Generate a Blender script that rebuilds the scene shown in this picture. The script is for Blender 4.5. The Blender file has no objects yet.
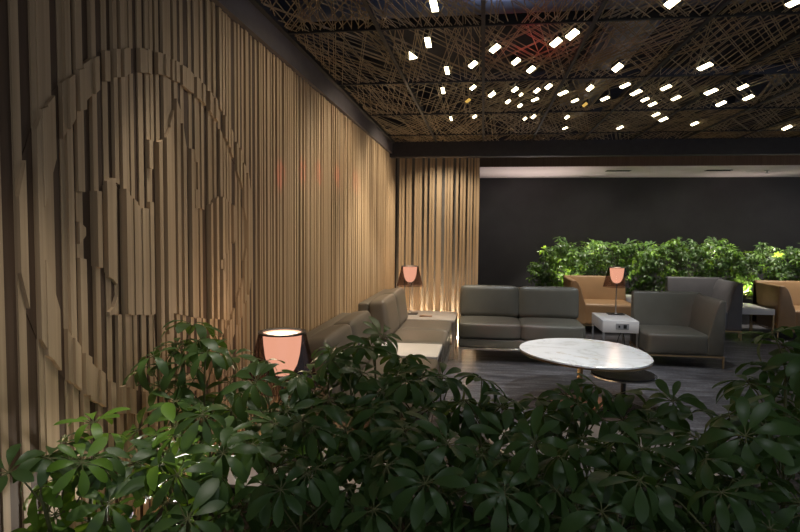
import bpy, bmesh, math, random
from mathutils import Vector, Matrix
C = bpy.context.scene.collection
SC = bpy.context.scene
PI = math.pi

# ------------------------------------------------------------------ materials
def new_mat(name):
    m = bpy.data.materials.new(name); m.use_nodes = True
    nt = m.node_tree
    return m, nt, nt.nodes['Principled BSDF']

def set_in(b, **kw):
    for k, v in kw.items():
        k = k.replace('_', ' ')
        if k in b.inputs:
            b.inputs[k].default_value = v

def coords(nt, scale, kind='Object'):
    tc = nt.nodes.new('ShaderNodeTexCoord'); mp = nt.nodes.new('ShaderNodeMapping')
    mp.inputs['Scale'].default_value = scale
    nt.links.new(tc.outputs[kind], mp.inputs['Vector'])
    return mp.outputs['Vector']

def noise(nt, vec, scale, detail=3, rough=0.55, dist=0.0):
    n = nt.nodes.new('ShaderNodeTexNoise')
    n.inputs['Scale'].default_value = scale; n.inputs['Detail'].default_value = detail
    n.inputs['Roughness'].default_value = rough; n.inputs['Distortion'].default_value = dist
    nt.links.new(vec, n.inputs['Vector'])
    return n.outputs['Fac']

def ramp(nt, fac, stops):
    r = nt.nodes.new('ShaderNodeValToRGB')
    el = r.color_ramp.elements
    while len(el) < len(stops): el.new(0.5)
    for e, (p, c) in zip(el, stops):
        e.position = p; e.color = (*c, 1)
    nt.links.new(fac, r.inputs['Fac'])
    return r.outputs['Color']

def bump(nt, fac, b, strength=0.2, dist=0.01):
    n = nt.nodes.new('ShaderNodeBump'); n.inputs['Strength'].default_value = strength
    n.inputs['Distance'].default_value = dist
    nt.links.new(fac, n.inputs['Height']); nt.links.new(n.outputs['Normal'], b.inputs['Normal'])

def mottled(name, c1, c2, scale=(1, 1, 1), ns=8, rough=0.5, bmp=0.0, bscale=None, metallic=0.0, detail=4, **kw):
    m, nt, b = new_mat(name)
    v = coords(nt, scale)
    f = noise(nt, v, ns, detail)
    nt.links.new(ramp(nt, f, [(0.3, c1), (0.7, c2)]), b.inputs['Base Color'])
    set_in(b, Roughness=rough, Metallic=metallic, **kw)
    if bmp:
        f2 = noise(nt, v, bscale or ns * 4, 3)
        bump(nt, f2, b, bmp)
    return m

def emit(name, col, strength, backdark=False):
    m = bpy.data.materials.new(name); m.use_nodes = True
    nt = m.node_tree; nt.nodes.clear()
    o = nt.nodes.new('ShaderNodeOutputMaterial'); e = nt.nodes.new('ShaderNodeEmission')
    e.inputs['Color'].default_value = (*col, 1); e.inputs['Strength'].default_value = strength
    nt.links.new(e.outputs[0], o.inputs['Surface'])
    return m

M = {}
def oak(name, stops, rough=0.55):
    m, nt, b = new_mat(name)
    v = coords(nt, (45, 45, 0.5))
    f = noise(nt, v, 1.0, 2)
    v2 = coords(nt, (220, 220, 3.0))
    f2 = noise(nt, v2, 1.0, 3)
    mix = nt.nodes.new('ShaderNodeMath'); mix.operation = 'MULTIPLY_ADD'
    mix.inputs[1].default_value = 0.3
    nt.links.new(f2, mix.inputs[0])
    sc = nt.nodes.new('ShaderNodeMath'); sc.operation = 'MULTIPLY'; sc.inputs[1].default_value = 0.7
    nt.links.new(f, sc.inputs[0]); nt.links.new(sc.outputs[0], mix.inputs[2])
    nt.links.new(ramp(nt, mix.outputs[0], stops), b.inputs['Base Color'])
    set_in(b, Roughness=rough, Specular_IOR_Level=0.3)
    bump(nt, f2, b, 0.12, 0.002)
    return m
M['oak'] = oak('oak_slats', [(0.3, (0.34, 0.238, 0.138)), (0.5, (0.43, 0.308, 0.187)), (0.7, (0.52, 0.38, 0.238))])
M['walnut'] = oak('dark_stained_backing', [(0.3, (0.075, 0.045, 0.027)), (0.7, (0.115, 0.071, 0.043))], 0.6)
M['greyback'] = mottled('grey_backing', (0.11, 0.105, 0.10), (0.14, 0.135, 0.13), ns=12, rough=0.7)
M['fascia_oak'] = oak('dark_oak_fascia', [(0.3, (0.16, 0.10, 0.065)), (0.7, (0.24, 0.155, 0.10))], 0.5)
M['lattice'] = mottled('lattice_wood', (0.19, 0.145, 0.08), (0.31, 0.235, 0.135), (1, 1, 1), 5, 0.6)
M['frame_dark'] = mottled('black_painted_metal', (0.007, 0.0065, 0.007), (0.011, 0.01, 0.0105), ns=20, rough=0.6)
M['beam'] = mottled('charcoal_painted_beam', (0.075, 0.062, 0.064), (0.09, 0.076, 0.078), ns=14, rough=0.6)
M['header'] = mottled('black_painted_header', (0.02, 0.017, 0.018), (0.028, 0.024, 0.025), ns=14, rough=0.6)
M['plenum'] = mottled('dark_plenum', (0.012, 0.012, 0.016), (0.03, 0.03, 0.04), ns=2, rough=0.8)
M['duct'] = mottled('galvanised_duct', (0.20, 0.21, 0.25), (0.30, 0.31, 0.36), (1, 1, 1), 6, 0.4, metallic=0.6)
M['darkwall'] = mottled('charcoal_wall', (0.037, 0.034, 0.036), (0.046, 0.043, 0.045), ns=3, rough=0.75, bmp=0.05, bscale=60)
M['soffit'] = mottled('white_soffit', (0.80, 0.71, 0.68), (0.86, 0.77, 0.74), ns=3, rough=0.7)
M['vent'] = mottled('black_slot', (0.008, 0.008, 0.008), (0.015, 0.015, 0.015), ns=20, rough=0.6)
def leather(name, c1, c2, rough=0.42):
    m, nt, b = new_mat(name)
    v = coords(nt, (1, 1, 1))
    nt.links.new(ramp(nt, noise(nt, v, 5, 4), [(0.3, c1), (0.7, c2)]), b.inputs['Base Color'])
    vo = nt.nodes.new('ShaderNodeTexVoronoi'); vo.inputs['Scale'].default_value = 180
    nt.links.new(v, vo.inputs['Vector'])
    bump(nt, vo.outputs['Distance'], b, 0.08, 0.002)
    set_in(b, Roughness=rough, Specular_IOR_Level=0.45)
    return m
M['olive'] = leather('olive_grey_leather', (0.088, 0.083, 0.066), (0.106, 0.100, 0.081))
M['taupe'] = leather('taupe_leather', (0.105, 0.090, 0.070), (0.125, 0.107, 0.084))
M['charcoal'] = leather('charcoal_leather', (0.095, 0.093, 0.099), (0.12, 0.117, 0.125), 0.5)
M['tan'] = leather('tan_leather', (0.34, 0.205, 0.10), (0.41, 0.25, 0.125))
M['steel'] = mottled('brushed_steel', (0.42, 0.40, 0.38), (0.55, 0.53, 0.50), (1, 1, 20), 10, 0.32, metallic=1.0)
M['bronze'] = mottled('bronze_metal', (0.34, 0.24, 0.13), (0.45, 0.31, 0.17), (1, 1, 8), 10, 0.35, metallic=1.0)
M['copper'] = mottled('copper_plate', (0.36, 0.16, 0.08), (0.46, 0.21, 0.11), ns=9, rough=0.3, metallic=1.0)
M['white'] = mottled('white_lacquer', (0.76, 0.74, 0.73), (0.82, 0.80, 0.79), ns=3, rough=0.3)
M['beige'] = mottled('beige_lacquer', (0.36, 0.32, 0.28), (0.42, 0.37, 0.33), ns=3, rough=0.3)
M['boxwood'] = oak('light_wood_box', [(0.3, (0.32, 0.20, 0.10)), (0.7, (0.42, 0.28, 0.15))])
M['outlet'] = mottled('grey_plastic', (0.30, 0.30, 0.31), (0.36, 0.36, 0.37), ns=15, rough=0.4)
M['black'] = mottled('black_plastic', (0.012, 0.012, 0.012), (0.02, 0.02, 0.02), ns=15, rough=0.4)
M['darkglass'] = mottled('smoked_tabletop', (0.06, 0.06, 0.066), (0.08, 0.08, 0.086), ns=4, rough=0.25)
M['soil'] = mottled('dark_soil', (0.02, 0.013, 0.008), (0.05, 0.035, 0.02), ns=40, rough=0.95, bmp=0.6, bscale=60)
M['planter'] = mottled('charcoal_planter', (0.03, 0.03, 0.032), (0.045, 0.045, 0.047), ns=10, rough=0.5)
M['stem'] = mottled('green_brown_stem', (0.10, 0.10, 0.04), (0.16, 0.17, 0.06), ns=30, rough=0.6)
M['card'] = mottled('brown_leather_tray', (0.22, 0.12, 0.07), (0.30, 0.17, 0.10), ns=20, rough=0.5)

def marble():
    m, nt, b = new_mat('white_marble')
    v = coords(nt, (1, 1, 1))
    f = noise(nt, v, 1.7, 7, 0.55, 1.2)
    mr = nt.nodes.new('ShaderNodeMath'); mr.operation = 'SUBTRACT'; mr.inputs[1].default_value = 0.5
    nt.links.new(f, mr.inputs[0])
    ab = nt.nodes.new('ShaderNodeMath'); ab.operation = 'ABSOLUTE'; nt.links.new(mr.outputs[0], ab.inputs[0])
    base = ramp(nt, ab.outputs[0], [(0.0, (0.64, 0.62, 0.60)), (0.014, (0.75, 0.745, 0.74)), (0.06, (0.82, 0.815, 0.815))])
    f2 = noise(nt, v, 2.1, 5, 0.6, 2.2)
    mask = ramp(nt, f2, [(0.57, (0, 0, 0)), (0.66, (1, 1, 1))])
    mx = nt.nodes.new('ShaderNodeMix'); mx.data_type = 'RGBA'
    nt.links.new(base, mx.inputs[6])
    f3 = noise(nt, v, 14, 5, 0.7, 1.0)
    nt.links.new(ramp(nt, f3, [(0.42, (0.80, 0.79, 0.78)), (0.62, (0.50, 0.38, 0.22))]), mx.inputs[7])
    nt.links.new(mask, mx.inputs[0])
    nt.links.new(mx.outputs[2], b.inputs['Base Color'])
    set_in(b, Roughness=0.22)
    return m
M['marble'] = marble()

def floor_mat():
    m, nt, b = new_mat('dark_streaked_floor')
    v = coords(nt, (1.2, 11, 1))
    f = noise(nt, v, 1.6, 7, 0.68, 0.6)
    v2 = coords(nt, (1, 1, 1))
    f2 = noise(nt, v2, 42, 4, 0.7)
    mx = nt.nodes.new('ShaderNodeMath'); mx.operation = 'MULTIPLY_ADD'; mx.inputs[1].default_value = 0.35
    nt.links.new(f2, mx.inputs[0])
    s = nt.nodes.new('ShaderNodeMath'); s.operation = 'MULTIPLY'; s.inputs[1].default_value = 0.65
    nt.links.new(f, s.inputs[0]); nt.links.new(s.outputs[0], mx.inputs[2])
    nt.links.new(ramp(nt, mx.outputs[0], [(0.36, (0.014, 0.0135, 0.015)), (0.5, (0.062, 0.059, 0.064)), (0.63, (0.22, 0.215, 0.23))]), b.inputs['Base Color'])
    set_in(b, Roughness=0.38)
    bump(nt, f2, b, 0.15, 0.004)
    return m
M['floor'] = floor_mat()

def leaf(name, c1, c2, trans):
    m = bpy.data.materials.new(name); m.use_nodes = True
    nt = m.node_tree; b = nt.nodes['Principled BSDF']; out = nt.nodes['Material Output']
    v = coords(nt, (1, 1, 1))
    col = ramp(nt, noise(nt, v, 6, 3), [(0.3, c1), (0.7, c2)])
    nt.links.new(col, b.inputs['Base Color'])
    set_in(b, Roughness=0.40, Specular_IOR_Level=0.42)
    t = nt.nodes.new('ShaderNodeBsdfTranslucent'); t.inputs['Color'].default_value = (*trans, 1)
    ms = nt.nodes.new('ShaderNodeMixShader'); ms.inputs[0].default_value = 0.22
    nt.links.new(b.outputs[0], ms.inputs[1]); nt.links.new(t.outputs[0], ms.inputs[2])
    nt.links.new(ms.outputs[0], out.inputs['Surface'])
    return m
M['leaf'] = leaf('schefflera_leaf', (0.042, 0.088, 0.026), (0.072, 0.13, 0.036), (0.17, 0.30, 0.035))
M['leaf_pale_lit'] = leaf('schefflera_leaf_pale_lit', (0.09, 0.19, 0.02), (0.14, 0.27, 0.035), (0.28, 0.44, 0.03))  # pale leaf; its extra share at lower left paints in the backlit glow

def smoke():
    m = bpy.data.materials.new('smoked_clear_shade'); m.use_nodes = True
    nt = m.node_tree; nt.nodes.clear()
    o = nt.nodes.new('ShaderNodeOutputMaterial')
    tr = nt.nodes.new('ShaderNodeBsdfTransparent'); tr.inputs['Color'].default_value = (0.73, 0.67, 0.67, 1)
    gl = nt.nodes.new('ShaderNodeBsdfGlossy'); gl.inputs['Roughness'].default_value = 0.15
    gl.inputs['Color'].default_value = (0.5, 0.45, 0.45, 1)
    ms = nt.nodes.new('ShaderNodeMixShader'); ms.inputs[0].default_value = 0.06
    nt.links.new(tr.outputs[0], ms.inputs[1]); nt.links.new(gl.outputs[0], ms.inputs[2])
    nt.links.new(ms.outputs[0], o.inputs['Surface'])
    return m
M['smoke'] = smoke()
M['pink'] = emit('glowing_pink_diffuser', (1.0, 0.53, 0.34), 1.4)
M['bulb'] = emit('lit_bulb_disc', (1.0, 0.80, 0.60), 3.0)
M['cell'] = emit('lit_cell', (1.0, 0.87, 0.55), 6.5)
M['amber'] = emit('dim_amber_cell', (1.0, 0.62, 0.15), 0.55)
M['led_bright'] = emit('bright_warm_led_strip', (1.0, 0.74, 0.46), 420.0)
M['led'] = emit('warm_led_strip', (1.0, 0.68, 0.38), 70.0)

# ------------------------------------------------------------------ objects
def link(name, me, mats, parent=None, loc=None, smooth=False, angle=None):
    for mm in (mats if isinstance(mats, (list, tuple)) else [mats]): me.materials.append(mm)
    o = bpy.data.objects.new(name, me); C.objects.link(o)
    if parent: o.parent = parent
    if loc: o.location = loc
    if smooth:
        for p in me.polygons: p.use_smooth = True
        if angle: me.set_sharp_from_angle(angle=math.radians(angle))
    return o

class MB:
    def __init__(s): s.v = []; s.f = []; s.mi = []
    def add(s, vs, fs, mi=0):
        n = len(s.v); s.v += [tuple(p) for p in vs]
        s.f += [tuple(i + n for i in f) for f in fs]; s.mi += [mi] * len(fs)
    def box(s, x0, y0, z0, x1, y1, z1, mi=0):
        s.add([(x0, y0, z0), (x1, y0, z0), (x1, y1, z0), (x0, y1, z0), (x0, y0, z1), (x1, y0, z1), (x1, y1, z1), (x0, y1, z1)],
              [(0, 3, 2, 1), (4, 5, 6, 7), (0, 1, 5, 4), (1, 2, 6, 5), (2, 3, 7, 6), (3, 0, 4, 7)], mi)
    def tube(s, pts, rads, seg=6, mi=0, cap=True):
        n0 = len(s.v); pts = [Vector(p) for p in pts]
        if not isinstance(rads, (list, tuple)): rads = [rads] * len(pts)
        for i, p in enumerate(pts):
            d = (pts[min(i + 1, len(pts) - 1)] - pts[max(i - 1, 0)])
            if d.length < 1e-9: d = Vector((0, 0, 1))
            d.normalize()
            a = d.orthogonal().normalized() if abs(d.z) > 0.98 else d.cross(Vector((0, 0, 1))).normalized()
            b = d.cross(a)
            for k in range(seg):
                t = 2 * PI * k / seg
                s.v.append(tuple(p + (a * math.cos(t) + b * math.sin(t)) * rads[i]))
        for i in range(len(pts) - 1):
            for k in range(seg):
                k2 = (k + 1) % seg
                s.f.append((n0 + i * seg + k, n0 + i * seg + k2, n0 + (i + 1) * seg + k2, n0 + (i + 1) * seg + k)); s.mi.append(mi)
        if cap:
            s.f.append(tuple(n0 + k for k in range(seg))[::-1]); s.mi.append(mi)
            e = n0 + (len(pts) - 1) * seg
            s.f.append(tuple(e + k for k in range(seg))); s.mi.append(mi)
    def lathe(s, prof, seg=32, mi=0, closed=False):
        n0 = len(s.v)
        for r, z in prof:
            for k in range(seg):
                t = 2 * PI * k / seg; s.v.append((r * math.cos(t), r * math.sin(t), z))
        n = len(prof)
        for i in range(n if closed else n - 1):
            j = (i + 1) % n
            for k in range(seg):
                k2 = (k + 1) % seg
                s.f.append((n0 + i * seg + k, n0 + i * seg + k2, n0 + j * seg + k2, n0 + j * seg + k)); s.mi.append(mi)
    def mesh(s, name, fix=False):
        me = bpy.data.meshes.new(name); me.from_pydata(s.v, [], s.f)
        me.polygons.foreach_set('material_index', s.mi)
        if fix:
            bm = bmesh.new(); bm.from_mesh(me); bmesh.ops.recalc_face_normals(bm, faces=bm.faces); bm.to_mesh(me); bm.free()
        me.update(); return me
    def build(s, name, mats, parent=None, loc=None, smooth=False, angle=None, fix=False):
        return link(name, s.mesh(name, fix), mats, parent, loc, smooth, angle)

def bevel_mesh(me, w, seg=2):
    bm = bmesh.new(); bm.from_mesh(me)
    bmesh.ops.remove_doubles(bm, verts=bm.verts, dist=1e-5)
    bmesh.ops.recalc_face_normals(bm, faces=bm.faces)
    es = [e for e in bm.edges if len(e.link_faces) == 2 and e.calc_face_angle(0) > 0.5]
    bmesh.ops.bevel(bm, geom=es, offset=w, segments=seg, profile=0.5, affect='EDGES', clamp_overlap=True)
    bm.to_mesh(me); bm.free(); me.update()

def bbox(name, mat, parent, x0, y0, z0, x1, y1, z1, bev=0.006, seg=2):
    m = MB(); m.box(x0, y0, z0, x1, y1, z1); me = m.mesh(name)
    if bev: bevel_mesh(me, bev, seg)
    return link(name, me, mat, parent, None, bool(bev), 40)

def cushion_mesh(name, x0, y0, z0, x1, y1, z1, r=0.04, puff=0.015, n=10, axes=(1, 1, 1)):
    """rounded, slightly swollen upholstery block"""
    hx, hy, hz = (x1 - x0) / 2, (y1 - y0) / 2, (z1 - z0) / 2
    cx, cy, cz = (x0 + x1) / 2, (y0 + y1) / 2, (z0 + z1) / 2
    bm = bmesh.new(); bmesh.ops.create_cube(bm, size=2)
    bmesh.ops.subdivide_edges(bm, edges=bm.edges[:], cuts=n, use_grid_fill=True)
    for v in bm.verts:
        u = Vector(v.co)
        def ease(t): return math.copysign(abs(t) ** 0.8, t)
        q = Vector((ease(u.x) * hx, ease(u.y) * hy, ease(u.z) * hz))
        inner = Vector((max(-hx + r, min(hx - r, q.x)), max(-hy + r, min(hy - r, q.y)), max(-hz + r, min(hz - r, q.z))))
        d = q - inner
        if d.length > 1e-6: q = inner + d.normalized() * min(r, max(abs(d.x), abs(d.y), abs(d.z)))
        a = [abs(u.x), abs(u.y), abs(u.z)]; k = a.index(max(a))
        o = [i for i in range(3) if i != k]
        w = (1 - u[o[0]] ** 2) * (1 - u[o[1]] ** 2)
        q[k] += math.copysign(puff * axes[k] * w ** 0.6, u[k])
        v.co = q + Vector((cx, cy, cz))
    me = bpy.data.meshes.new(name); bm.to_mesh(me); bm.free()
    return me

def prism(name, prof, axis, a, b, bev=0.02, seg=3):
    """closed profile extruded along an axis (0=x with prof in y,z ; 2=z with prof in x,y)"""
    n = len(prof); m = MB()
    def P(p, t): return (t, p[0], p[1]) if axis == 0 else ((p[0], t, p[1]) if axis == 1 else (p[0], p[1], t))
    m.add([P(p, a) for p in prof] + [P(p, b) for p in prof],
          [tuple(range(n))[::-1], tuple(range(n, 2 * n))] + [(i, (i + 1) % n, (i + 1) % n + n, i + n) for i in range(n)])
    me = m.mesh(name, True)
    if bev: bevel_mesh(me, bev, seg)
    return me

def empty(name, label, cat, loc=(0, 0, 0), rz=0.0, group=None):
    o = bpy.data.objects.new(name, None); C.objects.link(o)
    o.location = loc; o.rotation_euler = (0, 0, rz); o.empty_display_size = 0.1
    tag(o, label, cat, group); return o
def tag(o, label, cat, group=None):
    o['label'] = label; o['category'] = cat
    if group: o['group'] = group
    return o
def structure(o):
    o['kind'] = 'structure'; return o
def copy_tree(o, parent=None):
    c = o.copy(); C.objects.link(c)
    if parent: c.parent = parent
    for ch in list(o.children): copy_tree(ch, c)
    return c

# ------------------------------------------------------------------ room shell
m = MB(); m.box(-1.4, -1.2, -0.1, 7.2, 11.8, 0.0); structure(m.build('floor', M['floor']))

WX = -1.27                                   # backing plane of the slatted left wall
LEAF = [(2.132, 1.961), (2.19, 1.872), (2.212, 1.785), (2.311, 1.783), (2.317, 1.663), (2.306, 1.549), (2.368, 1.539), (2.494, 1.611), (2.675, 1.575), (2.697, 1.498), (2.672, 1.396), (2.498, 1.303), (2.58, 1.204), (2.599, 1.026), (2.314, 1.077), (2.061, 1.137), (2.036, 0.9), (1.975, 0.9), (1.972, 1.138), (1.708, 1.178), (1.75, 1.206), (1.762, 1.264), (1.712, 1.311), (1.56, 1.371), (1.602, 1.448), (1.564, 1.489), (1.566, 1.563), (1.68, 1.568), (1.746, 1.624), (1.782, 1.595), (1.894, 1.527), (1.95, 1.526), (1.964, 1.577), (1.95, 1.775), (2.008, 1.773), (2.063, 1.801)]
def in_poly(y, z, poly):
    c = False; n = len(poly)
    for i in range(n):
        y0, z0 = poly[i]; y1, z1 = poly[i - 1]
        if (z0 > z) != (z1 > z) and y < (y1 - y0) * (z - z0) / (z1 - z0) + y0: c = not c
    return c
EC = (2.12, 1.435)
def zone(y, z):
    dy, dz = y - EC[0], z - EC[1]
    o = (dy / 0.78) ** 2 + (dz / 0.67) ** 2; i = (dy / 0.680) ** 2 + (dz / 0.592) ** 2
    if o < 1 and i > 1: return 1
    if i <= 1 and in_poly(y, z, LEAF): return 2
    return 0
def transitions(y, z0, z1, step=0.006):
    out = []; prev = zone(y, z0); z = z0; seq = [prev]
    while z < z1:
        z += step; k = zone(y, z)
        if k != prev: out.append(z - step / 2); seq.append(k); prev = k
    return out, seq

def slat(m, y0, y1, z0, z1, depth, zdepth, mi, zmi):
    near = EC[0] - 0.85 < (y0 + y1) / 2 < EC[0] + 0.85
    if near:
        tc, sc = transitions((y0 + y1) / 2, z0, z1); ta, sa = transitions(y0 + 1e-4, z0, z1); tb, sb = transitions(y1 - 1e-4, z0, z1)
        if len(ta) != len(tc) or sa != sc: ta = tc
        if len(tb) != len(tc) or sb != sc: tb = tc
    else: tc, sc, ta, tb = [], [0], [], []
    ea = [z0] + list(ta) + [z1]; eb = [z0] + list(tb) + [z1]
    for i, k in enumerate(sc):
        d = zdepth[k] if k else depth
        mm = zmi[k] if k else mi
        x = WX + d
        a0, a1, b0, b1 = ea[i], ea[i + 1], eb[i], eb[i + 1]
        m.add([(WX, y0, a0), (x, y0, a0), (x, y1, b0), (WX, y1, b0), (WX, y0, a1), (x, y0, a1), (x, y1, b1), (WX, y1, b1)],
              [(0, 1, 2, 3), (7, 6, 5, 4), (0, 4, 5, 1), (1, 5, 6, 2), (2, 6, 7, 3)], mm)

rng = random.Random(11)
m = MB(); y = -0.6
m.box(WX - 0.06, -0.6, 0.0, WX, 8.05, 2.6, 1)
first = [(1.232, 1.26, 0), (1.26, 1.30, 1), (1.30, 1.328, 0), (1.328, 1.366, 1), (1.366, 1.394, 0)]
while y < 7.93:
    run = rng.choice([1, 1, 1, 2, 2, 3])
    last = None
    for k in range(run):
        w = rng.uniform(0.018, 0.029)
        if y + w > 7.94: break
        d = rng.choice([0.070, 0.073, 0.076, 0.079])
        while last and abs(d - last) < 0.002: d = rng.choice([0.070, 0.073, 0.076, 0.079])
        last = d
        up = rng.random()
        zd = {1: d + (0.012 if up < 0.9 else -0.010), 2: d + (0.011 if rng.random() < 0.65 else -0.010)}
        slat(m, y, y + w, 0.0, 2.46, d, zd, 0, {1: 0, 2: 0}); y += w
        if k < run - 1 and rng.random() < 0.35: y += 0.004
    w = rng.choice([0.020, 0.026, 0.032, 0.040]) if y < 3.2 else rng.choice([0.020, 0.026, 0.036])
    fill = rng.random() < 0.4; fill2 = rng.random() < 0.35
    slat(m, y, min(y + w, 7.95), 0.0, 2.46, 0.067, {1: 0.083 if fill else 0.069, 2: 0.080 if fill2 else 0.064}, 1, {1: 0 if fill else 1, 2: 0 if fill2 else 1}); y += w
structure(m.build('wall_left', [M['oak'], M['walnut']]))

# slatted partition across the end
rng = random.Random(5)
m = MB(); m.box(-1.20, 8.05, 0.0, -0.075, 8.12, 2.5, 1); m.box(-0.098, 7.93, 0.0, -0.076, 8.05, 2.497, 0)
for x0, x1 in [(-1.145, -1.116), (-1.107, -1.073), (-1.049, -1.018), (-1.011, -0.977), (-0.935, -0.906), (-0.9, -0.873), (-0.868, -0.837), (-0.799, -0.764), (-0.728, -0.699), (-0.693, -0.663), (-0.632, -0.565), (-0.523, -0.496), (-0.487, -0.456), (-0.449, -0.414), (-0.372, -0.341), (-0.314, -0.282), (-0.274, -0.242), (-0.214, -0.187), (-0.178, -0.151), (-0.133, -0.107), (-0.1, -0.06)]:
    m.box(x0, 7.885 + rng.choice([0, 0.008, 0.016]), 0.0, x1, 7.93, 2.497, 0)
m.box(-0.098, 7.89, 0.0, -0.076, 7.93, 2.497, 0)
structure(m.build('wall_partition', [M['oak'], M['greyback']]))

m = MB(); m.box(-1.4, 11.6, 0, 7.2, 11.75, 2.6); structure(m.build('wall_back', M['darkwall']))
m = MB(); m.box(-1.4, 8.12, 0, -0.9, 11.6, 2.6); structure(m.build('wall_recess', M['darkwall']))
m = MB(); m.box(-0.9, 9.72, 2.536, 7.2, 11.6, 2.60); structure(m.build('ceiling_soffit', M['soffit']))
m = MB(); m.box(-0.9, 9.69, 2.54, 7.2, 9.72, 3.3); structure(m.build('trim_1', M['fascia_oak']))          # wood fascia before the soffit
m = MB(); m.box(-1.4, 7.38, 2.41, 7.2, 7.52, 3.3); structure(m.build('trim_2', M['header']))              # black header at the end of the lattice
m = MB(); m.box(-1.4, -0.6, 2.452, -1.165, 7.38, 2.62); structure(m.build('trim_3', M['beam']))             # charcoal beam above the slats
m = MB(); m.box(-1.4, 7.52, 2.5, -0.075, 8.12, 2.62); structure(m.build('trim_4', M['header']))
m = MB(); m.box(-1.165, 2.1, 2.585, -1.135, 7.38, 2.64); structure(m.build('trim_5', M['frame_dark']))
m = MB(); m.box(-1.4, -0.6, 3.3, 7.2, 9.72, 3.36); structure(m.build('ceiling_plenum', M['plenum']))

m = MB(); m.box(-1.46, -0.6, 2.5, -1.4, 9.72, 3.36); structure(m.build('plenum_wall_left', M['plenum']))  # unseen plenum side wall, put in to keep world light out
m = MB(); m.box(-1.4, -0.66, 2.62, 7.2, -0.6, 3.36); structure(m.build('plenum_wall_near', M['plenum']))  # unseen near end of the plenum, closed against world light
m = MB(); m.box(7.2, -0.6, 2.62, 7.26, 9.72, 3.36); structure(m.build('plenum_wall_right', M['plenum']))  # unseen right side of the plenum, likewise shuts out world light
# lattice ceiling: one panel per bay
def clip(p, d, x0, y0, x1, y1):
    t0, t1 = -9, 9
    for o, dd, lo, hi in ((p[0], d[0], x0, x1), (p[1], d[1], y0, y1)):
        if abs(dd) < 1e-6:
            if o < lo or o > hi: return None
            continue
        a, b = (lo - o) / dd, (hi - o) / dd
        if a > b: a, b = b, a
        t0, t1 = max(t0, a), min(t1, b)
    return (t0, t1) if t1 - t0 > 0.08 else None
def lattice(x0, y0, x1, y1, rng):
    m = MB()
    angs = [58, 78, 102, 122, 90]
    rng.shuffle(angs)
    for bi, a in enumerate(angs[:4]):
        a = math.radians(a + rng.uniform(-3, 3)); d = (math.cos(a), math.sin(a)); nrm = (-d[1], d[0])
        lay = 2.595 + 0.0035 * bi
        cx, cy = (x0 + x1) / 2, (y0 + y1) / 2; ext = abs(nrm[0]) * (x1 - x0) / 2 + abs(nrm[1]) * (y1 - y0) / 2
        o = -ext + rng.uniform(0, 0.05); sp = rng.uniform(0.040, 0.058)
        while o < ext:
            if rng.random() < 0.15: o += sp * rng.choice([2, 3]); continue
            for oo in ((o, o + 0.013) if rng.random() < 0.4 else (o,)):
                p = (cx + nrm[0] * oo, cy + nrm[1] * oo); r = clip(p, d, x0, y0, x1, y1)
                if not r: continue
                L = r[1] - r[0]
                if rng.random() < 0.22:
                    mid = rng.uniform(0.3, 0.75)
                    r = (r[0], r[0] + L * mid) if rng.random() < 0.5 else (r[0] + L * (1 - mid), r[1])
                h = 0.0024
                q = [(p[0] + d[0] * t + nrm[0] * s * h, p[1] + d[1] * t + nrm[1] * s * h) for t, s in ((r[0], -1), (r[1], -1), (r[1], 1), (r[0], 1))]
                m.add([(*v, lay) for v in q] + [(*v, lay + 0.003) for v in q], [(3, 2, 1, 0), (4, 5, 6, 7), (0, 1, 5, 4), (1, 2, 6, 5), (2, 3, 7, 6), (3, 0, 4, 7)])
            o += sp * rng.uniform(0.8, 1.2)
    return m
rng = random.Random(3)
XS = [-1.135, -0.604] + [-0.020 + 0.591 * i for i in range(0, 10)]
YS = [2.1, 3.30, 4.48, 5.67, 6.86, 7.38]
for i in range(len(XS) - 1):
    for j in range(len(YS) - 1):
        structure(lattice(XS[i] + 0.012, YS[j] + 0.012, XS[i + 1] - 0.012, YS[j + 1] - 0.012, rng).build('ceiling', M['lattice']))
m = MB()
for x in XS[1:]: m.box(x - 0.011, 2.1, 2.588, x + 0.011, 7.38, 2.66)
for y in YS[:-1]: m.box(-1.135, y - 0.008, 2.590, 5.30, y + 0.008, 2.65)
structure(m.build('ceiling_grid', M['frame_dark']))

# ducts glimpsed above the lattice
def duct(pts, r, label):
    m = MB(); m.tube(pts, r, 20); tag(m.build('air_duct', M['duct'], None, None, True, 40), label, 'air duct', None)
duct([(1.05, 2.0, 3.0), (1.05, 7.3, 3.0)], 0.16, 'wide round metal air duct running lengthwise above the lattice ceiling, left of two')
duct([(3.0, 2.0, 3.02), (3.0, 7.3, 3.02)], 0.14, 'narrower round metal air duct lengthwise above the lattice ceiling, right of two')
duct([(-1.2, 3.75, 2.86), (5.0, 3.75, 2.86)], 0.09, 'thin round air duct crossing the room above the lattice ceiling')

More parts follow.
